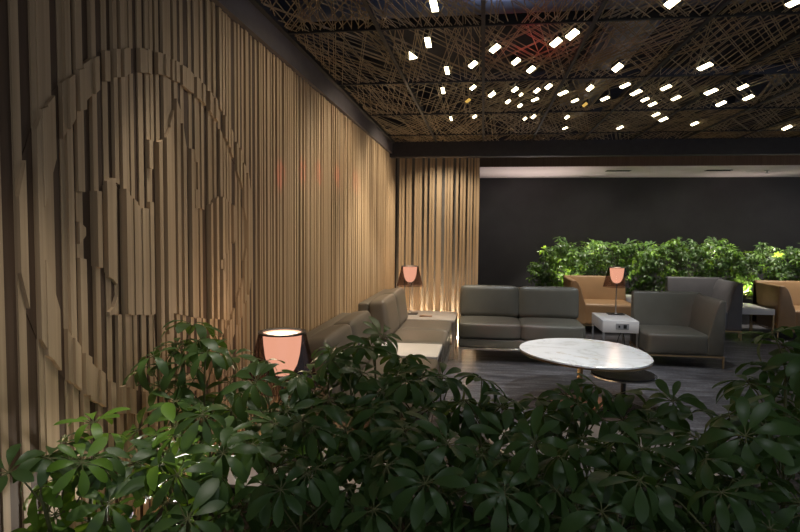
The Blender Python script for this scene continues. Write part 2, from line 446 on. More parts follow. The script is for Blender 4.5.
CELLS = [
  ('V', [(-0.242, 3.05), (-0.286, 3.057), (-0.285, 2.893), (-0.244, 2.888)]),
  ('V', [(-0.329, 3.622), (-0.37, 3.63), (-0.365, 3.447), (-0.326, 3.44)]),
  ('T', [(-0.441, 3.834), (-0.505, 3.871), (-0.484, 3.681)]),
  ('V', [(-0.254, 4.235), (-0.289, 4.245), (-0.288, 4.061), (-0.255, 4.053)]),
  ('V', [(-0.324, 4.812), (-0.357, 4.822), (-0.353, 4.629), (-0.322, 4.619)]),
  ('D', [(-0.051, 3.995), (-0.078, 3.922), (-0.126, 4.045), (-0.099, 4.122)]),
  ('D', [(0.092, 3.666), (0.059, 3.593), (0.011, 3.716), (0.044, 3.794)]),
  ('D', [(-0.07, 4.622), (-0.091, 4.556), (-0.129, 4.67), (-0.108, 4.739)]),
  ('A', [(-0.119, 5.066), (-0.14, 4.992), (-0.18, 5.119), (-0.159, 5.196)]),
  ('D', [(0.086, 4.863), (0.058, 4.779), (0.016, 4.924), (0.045, 5.013)]),
  ('D', [(0.229, 3.956), (0.198, 3.886), (0.16, 4.005), (0.192, 4.08)]),
  ('D', [(0.342, 4.158), (0.309, 4.084), (0.275, 4.209), (0.308, 4.286)]),
  ('D', [(0.259, 4.717), (0.231, 4.644), (0.199, 4.77), (0.227, 4.847)]),
  ('D', [(0.431, 4.769), (0.402, 4.699), (0.377, 4.819), (0.405, 4.892)]),
  ('D', [(0.51, 4.647), (0.477, 4.571), (0.45, 4.701), (0.484, 4.781)]),
  ('S', [(0.449, 5.082), (0.426, 5.032), (0.382, 5.138), (0.404, 5.19)]),
  ('D', [(0.218, 5.139), (0.195, 5.07), (0.166, 5.189), (0.19, 5.261)]),
  ('D', [(0.328, 5.31), (0.305, 5.243), (0.28, 5.359), (0.304, 5.428)]),
  ('D', [(0.447, 3.591), (0.406, 3.516), (0.37, 3.642), (0.411, 3.723)]),
  ('D', [(0.931, 3.045), (0.878, 2.978), (0.858, 3.089), (0.913, 3.162)]),
  ('S', [(1.523, 3.113), (1.474, 3.066), (1.443, 3.158), (1.493, 3.208)]),
  ('D', [(0.525, 3.458), (0.48, 3.38), (0.443, 3.51), (0.489, 3.595)]),
  ('D', [(0.923, 4.163), (0.87, 4.072), (0.85, 4.228), (0.905, 4.327)]),
  ('S', [(1.506, 4.195), (1.451, 4.125), (1.415, 4.272), (1.472, 4.347)]),
  ('S', [(0.661, 4.863), (0.629, 4.801), (0.576, 4.934), (0.608, 5.0)]),
  ('D', [(0.833, 4.724), (0.792, 4.641), (0.774, 4.784), (0.816, 4.871)]),
  ('S', [(0.787, 5.152), (0.761, 5.101), (0.724, 5.21), (0.75, 5.263)]),
  ('A', [(0.89, 5.319), (0.855, 5.24), (0.841, 5.377), (0.877, 5.459)]),
  ('S', [(1.027, 5.095), (0.993, 5.035), (0.955, 5.164), (0.989, 5.228)]),
  ('S', [(1.091, 4.668), (1.054, 4.608), (1.014, 4.735), (1.052, 4.799)]),
  ('S', [(1.235, 4.898), (1.19, 4.826), (1.148, 4.981), (1.195, 5.058)]),
  ('S', [(1.361, 5.167), (1.325, 5.109), (1.298, 5.233), (1.334, 5.293)]),
  ('S', [(1.473, 5.351), (1.435, 5.29), (1.409, 5.423), (1.448, 5.488)]),
  ('S', [(1.416, 4.76), (1.372, 4.695), (1.34, 4.833), (1.385, 4.902)]),
  ('S', [(1.6, 5.131), (1.557, 5.067), (1.533, 5.205), (1.577, 5.272)]),
  ('S', [(1.808, 4.917), (1.747, 4.835), (1.722, 5.011), (1.785, 5.099)]),
  ('S', [(2.046, 5.374), (1.991, 5.296), (1.978, 5.464), (2.035, 5.546)]),
  ('S', [(1.982, 4.803), (1.931, 4.738), (1.917, 4.876), (1.97, 4.945)]),
  ('S', [(2.177, 5.164), (2.119, 5.089), (2.111, 5.25), (2.17, 5.33)]),
  ('S', [(1.631, 5.812), (1.59, 5.744), (1.569, 5.891), (1.61, 5.963)]),
  ('S', [(1.772, 6.039), (1.722, 5.956), (1.701, 6.138), (1.752, 6.227)]),
  ('S', [(2.144, 6.307), (2.094, 6.228), (2.086, 6.402), (2.137, 6.485)]),
  ('S', [(3.162, 6.604), (3.08, 6.496), (3.108, 6.736), (3.194, 6.853)]),
  ('S', [(1.454, 6.478), (1.417, 6.406), (1.392, 6.566), (1.43, 6.642)]),
  ('D', [(0.812, 5.867), (0.78, 5.787), (0.765, 5.927), (0.798, 6.011)]),
  ('S', [(0.879, 6.47), (0.855, 6.414), (0.824, 6.535), (0.848, 6.593)]),
  ('D', [(0.49, 5.813), (0.462, 5.734), (0.439, 5.872), (0.467, 5.956)]),
  ('D', [(0.411, 5.911), (0.389, 5.846), (0.369, 5.96), (0.391, 6.029)]),
  ('V', [(-0.326, 5.958), (-0.351, 5.969), (-0.349, 5.784), (-0.325, 5.774)]),
  ('D', [(-0.078, 5.764), (-0.096, 5.693), (-0.129, 5.817), (-0.111, 5.892)]),
  ('D', [(0.304, 4.901), (0.287, 4.855), (0.269, 4.933), (0.286, 4.98)]),
]
GC = 'small lit cells scattered in the lattice ceiling'
UNIQ = {0: 'long glowing cell at the top edge, leftmost of the two largest upright ones', 2: 'triangular glowing cell in the dark lattice ceiling',
        1: 'upright glowing cell just right of the triangular one in lattice ceiling',
        19: 'long slanted glowing cell at top edge, right of centre', 20: 'glowing cell cut by the top right corner of the view'}
for n, (k, w) in enumerate(CELLS):
    cx = sum(p[0] for p in w) / len(w); cy = sum(p[1] for p in w) / len(w)
    lab = UNIQ.get(n, 'dim amber cell among white lit cells in the lattice ceiling' if k == 'A' else 'small white glowing slanted cell set into the dark lattice ceiling')
    r = empty('ceiling_light', lab, 'ceiling light', (cx, cy, 2.585), 0, GC)
    if len(w) == 4:
        av = [(w[0][i] + w[1][i]) / 2 - (cx, cy)[i] for i in (0, 1)]; bv = [(w[0][i] - w[1][i]) / 2 * 0.78 for i in (0, 1)]; av = [v * 0.92 for v in av]
        q = [(av[0] * s + bv[0] * t, av[1] * s + bv[1] * t) for s, t in ((1, 1), (1, -1), (-1, -1), (-1, 1))]
    else: q = [((p[0] - cx) * 0.85, (p[1] - cy) * 0.85) for p in w]
    me = prism('diffuser', q, 2, 0.0, 0.006, 0)
    link('diffuser', me, M['amber' if k == 'A' else 'cell'], r)
    q2 = [(a * 1.12, b * 1.06) for a, b in q]
    me = prism('housing', q2, 2, 0.0065, 0.045, 0)
    link('housing', me, M['frame_dark'], r)

for (x, y, lab) in ((2.25, 10.35, 'black slot air vent in white soffit, left one'), (3.85, 10.35, 'black slot air vent in white soffit, right one')):
    o = empty('air_vent', lab, 'vent', (x, y, 2.536), 0, 'slot vents in the soffit')
    bbox('slot', M['vent'], o, -0.19, -0.05, -0.006, 0.19, 0.05, -0.0005, 0.002, 1)
    for s in (-1, 1): bbox('rim', M['frame_dark'], o, -0.2, s * 0.056 - 0.006, -0.009, 0.2, s * 0.056 + 0.006, -0.0005, 0.002, 1)
o = empty('sprinkler', 'small ceiling sprinkler head on white soffit right of the vents', 'sprinkler', (4.62, 10.4, 2.536))
m = MB(); m.lathe([(0.0, 0), (0.045, 0), (0.045, -0.006), (0.012, -0.01), (0.012, -0.045), (0.0, -0.045)], 16); m.build('body', M['steel'], o, None, True, 40)
m = MB(); m.lathe([(0.0, -0.045), (0.035, -0.045), (0.035, -0.05), (0.0, -0.05)], 16); m.build('deflector', M['steel'], o, None, True, 40)

# ------------------------------------------------------------------ furniture
def sofa(label, loc, rz, mat, w=1.38, group='two-seat leather sofas'):
    """front faces -Y, origin at floor centre of front edge"""
    t = empty('sofa', label, 'sofa', loc, rz, group)
    h = w / 2; D = 0.80
    bbox('base', M[mat], t, -h + 0.005, 0.015, 0.175, h - 0.005, D - 0.10, 0.272, 0.018, 3)
    bbox('frame', M['steel'], t, -h, 0.0, 0.150, h, D, 0.172, 0.003, 1)
    for x in (-h, h - 0.035):
        for y in (0.0, D - 0.035): bbox('leg', M['steel'], t, x, y, 0.0, x + 0.035, y + 0.035, 0.150, 0.002, 1)
    for s in (0, 1):
        x0 = -h + s * h; x1 = x0 + h
        link('seat_cushion', cushion_mesh('seat_cushion', x0 + 0.004, 0.0, 0.276, x1 - 0.004, D - 0.15, 0.452, 0.026, 0.012), M[mat], t, None, True)
        me = cushion_mesh('back_cushion', x0 + 0.003, -0.08, 0, x1 - 0.003, 0.08, 0.37, 0.032, 0.012)
        o = link('back_cushion', me, M[mat], t, (0, 0.58, 0.445), True); o.rotation_euler = (math.radians(-8), 0, 0)
    bbox('back_panel', M[mat], t, -h, D - 0.095, 0.175, h, D, 0.795, 0.018, 3)
    return t
sofa('olive-grey two-seat leather sofa facing the oval marble table', (0.435, 6.47, 0), 0, 'olive', 1.38)
sofa('taupe leather sofa along the slatted wall beside the pale corner table', (-0.335, 5.91, 0), PI / 2, 'taupe', 1.38)
sofa('taupe leather sofa along the slatted wall, nearest the viewer behind the leaves', (-0.335, 3.90, 0), PI / 2, 'taupe', 1.38)

def corner_chair(label, loc, mat, w, d, h, seat_z, side, arm=0.15, legmat='bronze', group='low corner armchairs'):
    """front faces -Y; origin front left on the floor; side: +1 arm on the right, -1 on the left"""
    t = empty('corner_armchair', label, 'armchair', loc, 0, group)
    bt = 0.15
    # backrest: slanted front face
    prof = [(d, 0.135), (d, h), (d - bt * 0.62, h), (d - bt * 0.82, seat_z + (h - seat_z) * 0.6), (d - bt - 0.05, seat_z - 0.02), (d - bt - 0.05, 0.135)]
    link('backrest', prism('backrest', prof, 0, 0.0, w, 0.022), M[mat], t, None, True, 40)
    # arm: profile in x,z, sloping inwards to the seat
    hz = h - 0.02 - seat_z
    apr = [(0, 0.135), (0, h - 0.02), (arm * 0.40, h - 0.02), (arm * 0.62, seat_z + hz * 0.86), (arm * 0.82, seat_z + hz * 0.6), (arm * 0.97, seat_z + hz * 0.3), (arm * 1.15, seat_z), (arm * 1.25, 0.135)]
    if side > 0: pr = [(w - a, z) for a, z in apr]
    else: pr = apr
    link('arm', prism('arm', pr, 1, 0.0, d - 0.012, 0.022), M[mat], t, None, True, 40)
    x0, x1 = (0.0, w - arm * 1.0) if side > 0 else (arm * 1.0, w)
    link('seat', cushion_mesh('seat', x0, 0.004, 0.137, x1, d - bt, seat_z, 0.026, 0.012), M[mat], t, None, True)
    m = MB(); b = 0.014
    m.box(0, 0, 0.116, w, b, 0.134); m.box(0, d - b, 0.116, w, d, 0.134); m.box(0, b, 0.116, b, d - b, 0.134); m.box(w - b, b, 0.116, w, d - b, 0.134)
    m.build('frame', M[legmat], t)
    for x in (0, w - 0.018):
        for y in (0, d - 0.018): bbox('leg', M[legmat], t, x, y, 0, x + 0.018, y + 0.018, 0.116, 0.001, 1)
    return t
corner_chair('olive-grey leather corner armchair right of the marble table', (1.825, 6.68, 0), 'olive', 0.80, 0.80, 0.765, 0.365, 1)
corner_chair('charcoal leather corner armchair in front of the far hedge', (2.78, 8.55, 0), 'charcoal', 0.79, 0.82, 0.82, 0.40, 1, 0.17)
corner_chair('tan leather corner armchair behind the olive sofa', (1.28, 8.72, 0), 'tan', 0.93, 0.80, 0.80, 0.44, -1, 0.19)
corner_chair('tan leather corner armchair at the right edge of the view', (4.10, 8.72, 0), 'tan', 0.95, 0.80, 0.78, 0.42, -1, 0.20)

def side_table(label, loc, w, d, z, thick, leg=0.022, outlet=False, legmat='steel', group='small white side tables'):
    t = empty('side_table', label, 'side table', loc, 0, group)
    bbox('tabletop', M['white'], t, 0, 0, z - thick, w, d, z, 0.004, 2)
    for x in (0.004, w - leg - 0.004):
        for y in (0.004, d - leg - 0.004): bbox('leg', M[legmat], t, x, y, 0, x + leg, y + leg, z - thick, 0.001, 1)
    if outlet:
        p = bbox('outlet_plate', M['outlet'], t, w * 0.36, -0.006, z - thick * 0.72, w * 0.72, 0.0, z - thick * 0.22, 0.002, 1)
        bbox('socket', M['black'], p, w * 0.57, -0.009, z - thick * 0.62, w * 0.66, -0.006, z - thick * 0.32, 0.001, 1)
        bbox('switch', M['black'], p, w * 0.43, -0.009, z - thick * 0.56, w * 0.48, -0.006, z - thick * 0.38, 0.001, 1)
        m = MB()
        for sx in (-1, 1):
            m.tube([(w * 0.55 + sx * 0.012, 0.03, z - thick), (w * 0.55 + sx * 0.03, 0.05, z - thick - 0.06), (w * 0.55 + sx * 0.05, 0.08, z - thick - 0.16), (w * 0.55 + sx * 0.02, 0.12, 0.01)], 0.004, 6)
        m.build('cord', M['black'], t, None, True)
    return t
side_table('white side table with grey socket plate between olive sofa and armchair', (1.40, 6.98, 0), 0.405, 0.70, 0.45, 0.14, outlet=True)
side_table('white side table on thin legs beside the right tan armchair', (3.60, 8.74, 0), 0.47, 0.72, 0.43, 0.085, 0.02, legmat='bronze')
side_table('white side table mostly hidden behind the olive armchair', (2.26, 9.62, 0), 0.42, 0.50, 0.45, 0.10, 0.022)

def box_table(label, loc, w, d, z, top='white', group='pale-topped box tables by the slatted wall'):
    t = empty('box_table', label, 'table', loc, 0, group)
    bbox('tabletop', M[top], t, 0, 0, z - 0.035, w, d, z, 0.004, 2)
    bbox('body', M['boxwood'], t, 0.02, 0.02, 0.10, w - 0.05, d - 0.02, z - 0.037, 0.004, 1)
    for y in (0.0, d - 0.03): bbox('leg', M['steel'], t, w - 0.032, y, 0, w - 0.002, y + 0.03, z - 0.036, 0.001, 1)
    for y in (0.0, d - 0.03): bbox('leg', M['steel'], t, 0.0, y, 0, 0.02, y + 0.03, z - 0.036, 0.001, 1)
    return t
box_table('white box table between the two taupe sofas', (-1.13, 4.63, 0), 0.785, 0.54, 0.45)
box_table('pale beige corner table holding a lamp against the slatted partition', (-1.15, 6.64, 0), 0.85, 0.74, 0.45, 'beige')
box_table('white box table holding the nearest lamp, glimpsed through leaves', (-1.13, 2.16, 0), 0.785, 0.62, 0.41)

def table_lamp(label, loc):
    t = empty('table_lamp', label, 'lamp', loc, 0, 'table lamps with smoked shades')
    bbox('base', M['black'], t, -0.10, -0.07, 0.001, 0.10, 0.07, 0.012, 0.003, 1)
    m = MB(); m.lathe([(0, 0.012), (0.022, 0.012), (0.018, 0.022), (0.0075, 0.03), (0.0065, 0.36), (0.013, 0.375), (0.013, 0.40), (0.0, 0.40)], 20); m.build('pole', M['steel'], t, None, True, 40)
    m = MB(); m.lathe([(0.162, 0.345), (0.104, 0.592), (0.101, 0.592), (0.159, 0.345)], 48, closed=True)
    sh = m.build('shade', M['smoke'], t, None, True, 40, True)
    m = MB(); m.lathe([(0.105, 0.586), (0.107, 0.594), (0.088, 0.594), (0.088, 0.588)], 48, closed=True); m.build('rim', M['black'], sh, None, True, 40, True)
    prof = [(0.006, 0.392), (0.030, 0.398), (0.050, 0.415), (0.066, 0.445), (0.077, 0.49), (0.083, 0.54), (0.086, 0.587)]
    m = MB(); m.lathe(prof, 40); m.build('diffuser', M['pink'], t, None, True)
    m = MB(); m.lathe([(0.0, 0.578), (0.070, 0.578), (0.070, 0.583), (0.0, 0.583)], 32); b = m.build('bulb', M['bulb'], t, None, True, 40)
    # the lamp's own light, sitting in the open top of the diffuser
    l = bpy.data.lights.new('lamp_light', 'POINT'); l.energy = LAMP_E; l.color = (1.0, 0.72, 0.48); l.shadow_soft_size = 0.05
    lo = bpy.data.objects.new('lamp_light', l); C.objects.link(lo); lo.location = (loc[0], loc[1], loc[2] + 0.65)
    return t
LAMP_E = 1.6
table_lamp('table lamp on the white side table between sofa and armchair', (1.665, 7.55, 0.45))
table_lamp('table lamp standing on the pale corner table by the slatted partition', (-0.88, 7.05, 0.45))
table_lamp('nearest table lamp, pink shade rising behind the front leaves', (-0.88, 2.47, 0.41))

o = tag(bbox('leather_tray', M['card'], None, -0.075, -0.035, 0, 0.075, 0.035, 0.012, 0.004, 1), 'small brown tray lying on the pale corner table', 'tray')
o.location = (-0.66, 6.86, 0.451)

# round-ended marble table
def smooth_outline(pts, n=72, order=3):
    cx = sum(p[0] for p in pts) / len(pts); cy = sum(p[1] for p in pts) / len(pts)
    pl = sorted((math.atan2(p[1] - cy, p[0] - cx), math.hypot(p[0] - cx, p[1] - cy)) for p in pts)
    def R(t):
        for i in range(len(pl)):
            a0, r0 = pl[i - 1]; a1, r1 = pl[i]
            if i == 0: a0 -= 2 * PI
            for s in (0, 2 * PI, -2 * PI):
                if a0 <= t + s <= a1: return r0 + (r1 - r0) * (t + s - a0) / (a1 - a0)
        return pl[0][1]
    N = 360; rs = [R(2 * PI * k / N - PI) for k in range(N)]
    co = []
    for q in range(order + 1):
        co.append((sum(r * math.cos(q * (2 * PI * k / N - PI)) for k, r in enumerate(rs)) * (1 if q == 0 else 2) / N,
                   sum(r * math.sin(q * (2 * PI * k / N - PI)) for k, r in enumerate(rs)) * 2 / N))
    out = []
    for k in range(n):
        t = 2 * PI * k / n
        r = sum(a * math.cos(q * t) + b * math.sin(q * t) for q, (a, b) in enumerate(co))
        out.append((r * math.cos(t), r * math.sin(t)))
    return (cx, cy), out
MT = [(0.348, 5.25), (0.412, 5.447), (0.553, 5.651), (0.769, 5.694), (1.028, 5.693), (1.261, 5.569), (1.355, 5.286), (1.383, 5.005), (1.35, 4.786), (1.285, 4.64), (1.149, 4.521), (0.957, 4.501), (0.761, 4.548), (0.563, 4.67), (0.432, 4.824), (0.362, 5.05)]
(cx, cy), out = smooth_outline(MT)
GM = 'low marble tables'
t = empty('coffee_table', 'oval white marble coffee table before the olive sofa', 'table', (cx, cy, 0), 0, GM)
link('tabletop', prism('tabletop', out, 2, 0.434, 0.45, 0.003, 1), M['marble'], t, None, True, 40)
link('edge_band', prism('edge_band', [(a * 0.992, b * 0.992) for a, b in out], 2, 0.418, 0.4335, 0.003, 1), M['bronze'], t, None, True, 40)
m = MB(); m.lathe([(0, 0.014), (0.024, 0.014), (0.024, 0.418), (0, 0.418)], 20); o = m.build('leg', M['bronze'], t, (-0.02, 0.06, 0), True, 40)
m = MB(); m.lathe([(0, 0.0), (0.25, 0.0), (0.25, 0.008), (0.22, 0.014), (0, 0.014)], 48); m.build('base', M['copper'], t, (-0.02, 0.06, 0), True, 40)

t = empty('low_table', 'low dark round table tucked under the marble table edge', 'table', (1.18, 4.99, 0))
m = MB(); m.lathe([(0, 0.285), (0.25, 0.285), (0.26, 0.292), (0.25, 0.30), (0, 0.30)], 56); m.build('tabletop', M['darkglass'], t, None, True, 30)
m = MB(); m.lathe([(0.252, 0.276), (0.264, 0.276), (0.264, 0.286), (0.252, 0.286)], 56, closed=True); m.build('edge_band', M['steel'], t, None, True, 30, True)
m = MB(); m.lathe([(0, 0.0), (0.17, 0.0), (0.17, 0.01), (0.02, 0.016), (0.02, 0.285), (0, 0.285)], 32); m.build('pedestal', M['frame_dark'], t, None, True, 30)

t = empty('coffee_table', 'white marble table glimpsed through leaves nearer the viewer', 'table', (0.60, 2.80, 0), math.radians(-8), GM)
el = [(0.56 * math.cos(2 * PI * k / 64), 0.36 * math.sin(2 * PI * k / 64)) for k in range(64)]
link('tabletop', prism('tabletop', el, 2, 0.434, 0.45, 0.003, 1), M['marble'], t, None, True, 40)
link('edge_band', prism('edge_band', [(a * 0.99, b * 0.99) for a, b in el], 2, 0.418, 0.4335, 0.003, 1), M['bronze'], t, None, True, 40)
m = MB(); m.lathe([(0, 0.014), (0.024, 0.014), (0.024, 0.418), (0, 0.418)], 20); m.build('leg', M['bronze'], t, None, True, 40)
m = MB(); m.lathe([(0, 0.0), (0.25, 0.0), (0.25, 0.008), (0.22, 0.014), (0, 0.014)], 48); m.build('base', M['copper'], t, None, True, 40)

# ------------------------------------------------------------------ planting
SEC_HI = [(0.0, 0.05), (0.14, 0.34), (0.34, 0.74), (0.58, 1.0), (0.80, 0.86), (0.93, 0.5), (1.0, 0.05)]
SEC_LO = [(0.0, 0.06), (0.35, 0.8), (0.68, 0.95), (1.0, 0.06)]
def leaflet(mb, o, d, up, L, W, droop, fold, hi, mi, xmin):
    side = d.cross(up).normalized(); sec = SEC_HI if hi else SEC_LO
    n0 = len(mb.v)
    for t, w in sec:
        p = o + d * (L * t * math.cos(droop * t)) - up * (L * t * math.sin(droop * t))
        e = up * (fold * W * w)
        for q in (p + side * (W * w) + e, p, p - side * (W * w) + e):
            if q.x < xmin: q = Vector((xmin + (hash((round(q.y, 3), round(q.z, 3))) % 7) * 0.0006, q.y, q.z))
            mb.v.append(tuple(q))
    for i in range(len(sec) - 1):
        a = n0 + i * 3
        mb.f += [(a, a + 1, a + 4, a + 3), (a + 1, a + 2, a + 5, a + 4)]; mb.mi += [mi, mi]
def whorl(mb, sb, c, axis, rng, L, hi, mi, xmin):
    n = rng.choice([7, 8, 8, 9, 9]); a = axis.orthogonal().normalized(); b = axis.cross(a)
    ph = rng.uniform(0, 6.28); tilt = rng.uniform(-0.35, 0.45)
    for k in range(n):
        t = ph + 2 * PI * k / n + rng.uniform(-0.12, 0.12)
        rad = a * math.cos(t) + b * math.sin(t); tl = tilt + rng.uniform(-0.28, 0.28)
        d = (rad * math.cos(tl) + axis * math.sin(tl)).normalized(); up = (axis * math.cos(tl) - rad * math.sin(tl)).normalized()
        l = L * rng.uniform(0.72, 1.08)
        pl = 0.16 * L
        if hi: sb.tube([c, c + d * (pl + 0.006)], 0.0014, 3, cap=False)
        leaflet(mb, c + d * pl, d, up, l, l * rng.uniform(0.165, 0.205), rng.uniform(0.15, 0.95), rng.uniform(0.12, 0.32), hi, mi, xmin)
def shrub(label, base, tips, rng, L=0.098, hi=True, per=11, pale=0.05, group=None, xmin=-9, plen=(0.10, 0.17), span=0.62):
    t = empty('schefflera_shrub', label, 'shrub', base, 0, group)
    fb, sb = MB(), MB(); B = Vector(base)
    for tip in tips:
        T = Vector(tip); foot = B + Vector(((T.x - B.x) * 0.3, (T.y - B.y) * 0.3, 0))
        foot.x = max(foot.x, xmin + 0.06)
        mid = foot.lerp(T, 0.5) + Vector((rng.uniform(-.02, .02), rng.uniform(-.02, .02), 0.02))
        pts = []
        for i in range(9):
            s = i / 8; pts.append((foot * (1 - s) ** 2 + mid * 2 * s * (1 - s) + T * s * s) - B)
        sb.tube(pts, [0.008 - 0.0045 * i / 8 for i in range(9)], 6)
        ang = rng.uniform(0, 6.28)
        for k in range(per):
            f = 1 - span * (k / (per - 1)) ** 1.15
            s = max(0.0, f); i = min(7, int(s * 8)); p = pts[i].lerp(pts[i + 1], s * 8 - i)
            ang += 2.39996
            el = 1.25 if k == 0 else max(0.1, 0.95 - 0.75 * (k / per)) + rng.uniform(-0.15, 0.15)
            if k == 1 or k == 2: el = 0.95
            out = Vector((math.cos(ang), math.sin(ang), 0)); d = out * math.cos(el) + Vector((0, 0, 1)) * math.sin(el)
            pl = rng.uniform(*plen) * (0.75 if k < 2 else 1.0)
            e = p + d * pl
            if e.x + B.x < xmin + 0.05: e.x = xmin + 0.05 - B.x
            mdl = p.lerp(e, 0.55) + Vector((0, 0, 0.012))
            sb.tube([p, mdl, e], [0.0026, 0.002, 0.002], 4, cap=False)
            axis = (Vector((0, 0, 1)) * 0.85 + out * (0.25 + 0.35 * k / per) + Vector((rng.uniform(-.4, .4), rng.uniform(-.55, .25), 0))).normalized()
            whorl(fb, sb, e, axis, rng, L * rng.uniform(0.85, 1.1), hi, 1 if rng.random() < pale else 0, xmin - B.x if xmin > -5 else -99)
    fb.build('foliage', [M['leaf'], M['leaf_pale_lit']], t, None, True)
    sb.build('stems', M['stem'], t, None, True)
    return t

TIPS = {
    'S1': [(-1.13, 1.9, 1.02), (-0.91, 1.8, 1.0), (-1.13, 1.75, 0.96), (-0.89, 2.0, 0.87)],
    'S2': [(-0.67, 1.75, 0.94), (-0.63, 1.95, 0.85), (-0.54, 2.0, 0.94)],
    'S3': [(-0.38, 2.05, 1.0), (-0.44, 1.9, 0.95), (-0.23, 2.05, 0.89), (-0.25, 1.8, 0.9)],
    'S4': [(-0.14, 2.05, 0.91), (-0.0, 1.9, 0.9), (0.07, 2.05, 0.81)],
    'S5': [(0.23, 2.05, 0.83), (0.36, 1.95, 0.91), (0.26, 1.8, 0.87)],
    'S6': [(0.47, 1.95, 0.88), (0.66, 2.05, 0.88), (0.52, 1.85, 0.85)],
    'S7': [(0.85, 1.75, 1.1), (0.94, 1.7, 1.1), (0.87, 1.9, 1.0)],
    'F1': [(-1.03, 1.21, 0.87), (-1.04, 1.42, 0.89), (-1.04, 1.29, 0.81), (-0.95, 1.35, 0.81)],
    'F2': [(-0.88, 1.5, 0.84), (-0.72, 1.45, 0.89), (-0.7, 1.3, 0.8)],
    'F3': [(-0.57, 1.5, 0.86), (-0.41, 1.45, 0.9), (-0.42, 1.3, 0.85)],
    'F4': [(-0.26, 1.5, 0.9), (-0.12, 1.4, 0.92), (-0.17, 1.25, 0.87)],
    'F5': [(0.03, 1.5, 0.87), (0.14, 1.4, 0.9), (0.07, 1.25, 0.86)],
    'F6': [(0.3, 1.5, 0.88), (0.4, 1.4, 0.92), (0.3, 1.25, 0.88)],
    'F7': [(0.54, 1.5, 0.94), (0.61, 1.4, 1.01), (0.49, 1.25, 0.94), (0.69, 1.4, 0.99)],
}
FRONT = [
    ('S1', 'tallest left shrub of the front hedge, before the ring on the slatted wall', 0.12),
    ('S2', 'front hedge shrub whose leaves cross the nearest lamp shade', 0.06),
    ('S3', 'front hedge shrub rising before the taupe sofas', 0.0),
    ('S4', 'front hedge shrub right of the white box table between taupe sofas', 0.0),
    ('S5', 'front hedge shrub below the left end of the marble table', 0.0),
    ('S6', 'front hedge shrub below the right end of the marble table', 0.0),
    ('S7', 'tall front hedge shrub at the right edge of the view', 0.0),
    ('F1', 'bright green front hedge shrub in the bottom left corner against the wall', 0.45),  # large pale share puts the backlighting into the leaf colour
    ('F2', 'front hedge shrub low on the left, below the tallest left shrub', 0.22),  # pale share raised to paint in the same backlight
    ('F3', 'front hedge shrub at the bottom, under the nearest lamp', 0.0),
    ('F4', 'front hedge shrub at the bottom, left of the picture centre', 0.0),
    ('F5', 'front hedge shrub at the bottom, right of the picture centre', 0.0),
    ('F6', 'front hedge shrub at the bottom, below the low dark table', 0.0),
    ('F7', 'front hedge shrub filling the bottom right corner', 0.0),
]
DROP = {'S1': 0.0, 'S2': 0.03, 'S3': 0.0, 'S4': 0.055, 'S5': 0.06, 'S6': 0.06, 'S7': 0.03, 'F1': 0.05, 'F2': 0.04, 'F3': 0.04, 'F4': 0.04, 'F5': 0.05, 'F6': 0.05, 'F7': 0.07}
PER = {'S1': 8, 'F1': 8, 'F2': 9, 'F6': 9, 'S6': 7, 'S5': 7, 'S4': 8, 'F5': 10, 'F3': 10}
GF = 'umbrella-leaf shrubs of the front hedge'
rng = random.Random(21)
for key, label, pale in FRONT:
    tips = [(max(-1.04, p[0]), p[1], p[2] - DROP[key]) for p in TIPS[key]]
    bx = sum(p[0] for p in tips) / len(tips); by = sum(p[1] for p in tips) / len(tips)
    bx = max(-1.02, bx)
    shrub(label, (bx, by, 0.44), tips, rng, pale=pale, group=GF, xmin=-1.15, L=0.098 if key[0] == 'S' else 0.089, per=PER.get(key, 10 if key[0] == 'S' else 12), span=0.7)
t = empty('planter', 'long charcoal planter trough under the front hedge leaves', 'planter', (-1.12, 1.12, 0))
m = MB(); W, D, Z = 2.35, 0.98, 0.46
m.box(0, 0, 0, W, 0.03, Z); m.box(0, D - 0.03, 0, W, D, Z); m.box(0, 0.03, 0, 0.03, D - 0.03, Z); m.box(W - 0.03, 0.03, 0, W, D - 0.03, Z)
m.build('trough', M['planter'], t); bbox('soil', M['soil'], t, 0.031, 0.031, 0.02, W - 0.031, D - 0.031, 0.439, 0)

GB = 'umbrella-leaf shrubs of the far hedge'
rng = random.Random(8)
BACK = [(1.20, 'umbrella-leaf shrub at the left end of the far hedge'),
        (1.72, 'far hedge shrub straight behind the left tan armchair'),
        (2.25, 'far hedge shrub just above the middle lamp shade'),
        (2.78, 'far hedge shrub behind the left half of the charcoal armchair'),
        (3.30, 'far hedge shrub behind the right half of the charcoal armchair'),
        (3.85, 'far hedge shrub behind the white table beside right tan armchair'),
        (4.33, 'far hedge shrub behind the left side of the right tan armchair'),
        (4.95, 'far hedge shrub at the right edge of the view'),
        (5.50, 'far hedge shrub beyond the right edge of the tan armchair')]
for n, (x, label) in enumerate(BACK):
    tips = []
    for k in range(8):
        hx = x + (k % 4 - 1.5) * 0.165 + rng.uniform(-0.06, 0.06); hy = 10.33 + 0.42 * (k // 4) + rng.uniform(-0.08, 0.08)
        hz = 1.17 + rng.uniform(-0.14, 0.09) - 0.05 * (n >= 6) + (0.06 if n in (2, 4) else 0.05 if n in (5, 6) else 0)
        if n == 0 and k % 4 == 0: hz -= 0.25
        tips.append((hx, hy, hz))
    shrub(label, (x, 10.55, 0.40), tips, rng, L=0.105, hi=False, per=15, pale=0.28, group=GB, plen=(0.09, 0.17), span=0.85)
t = empty('planter', 'long charcoal planter trough under the far hedge', 'planter', (0.90, 10.15, 0))
m = MB(); W, D, Z = 4.95, 0.85, 0.42
m.box(0, 0, 0, W, 0.03, Z); m.box(0, D - 0.03, 0, W, D, Z); m.box(0, 0.03, 0, 0.03, D - 0.03, Z); m.box(W - 0.03, 0.03, 0, W, D - 0.03, Z)
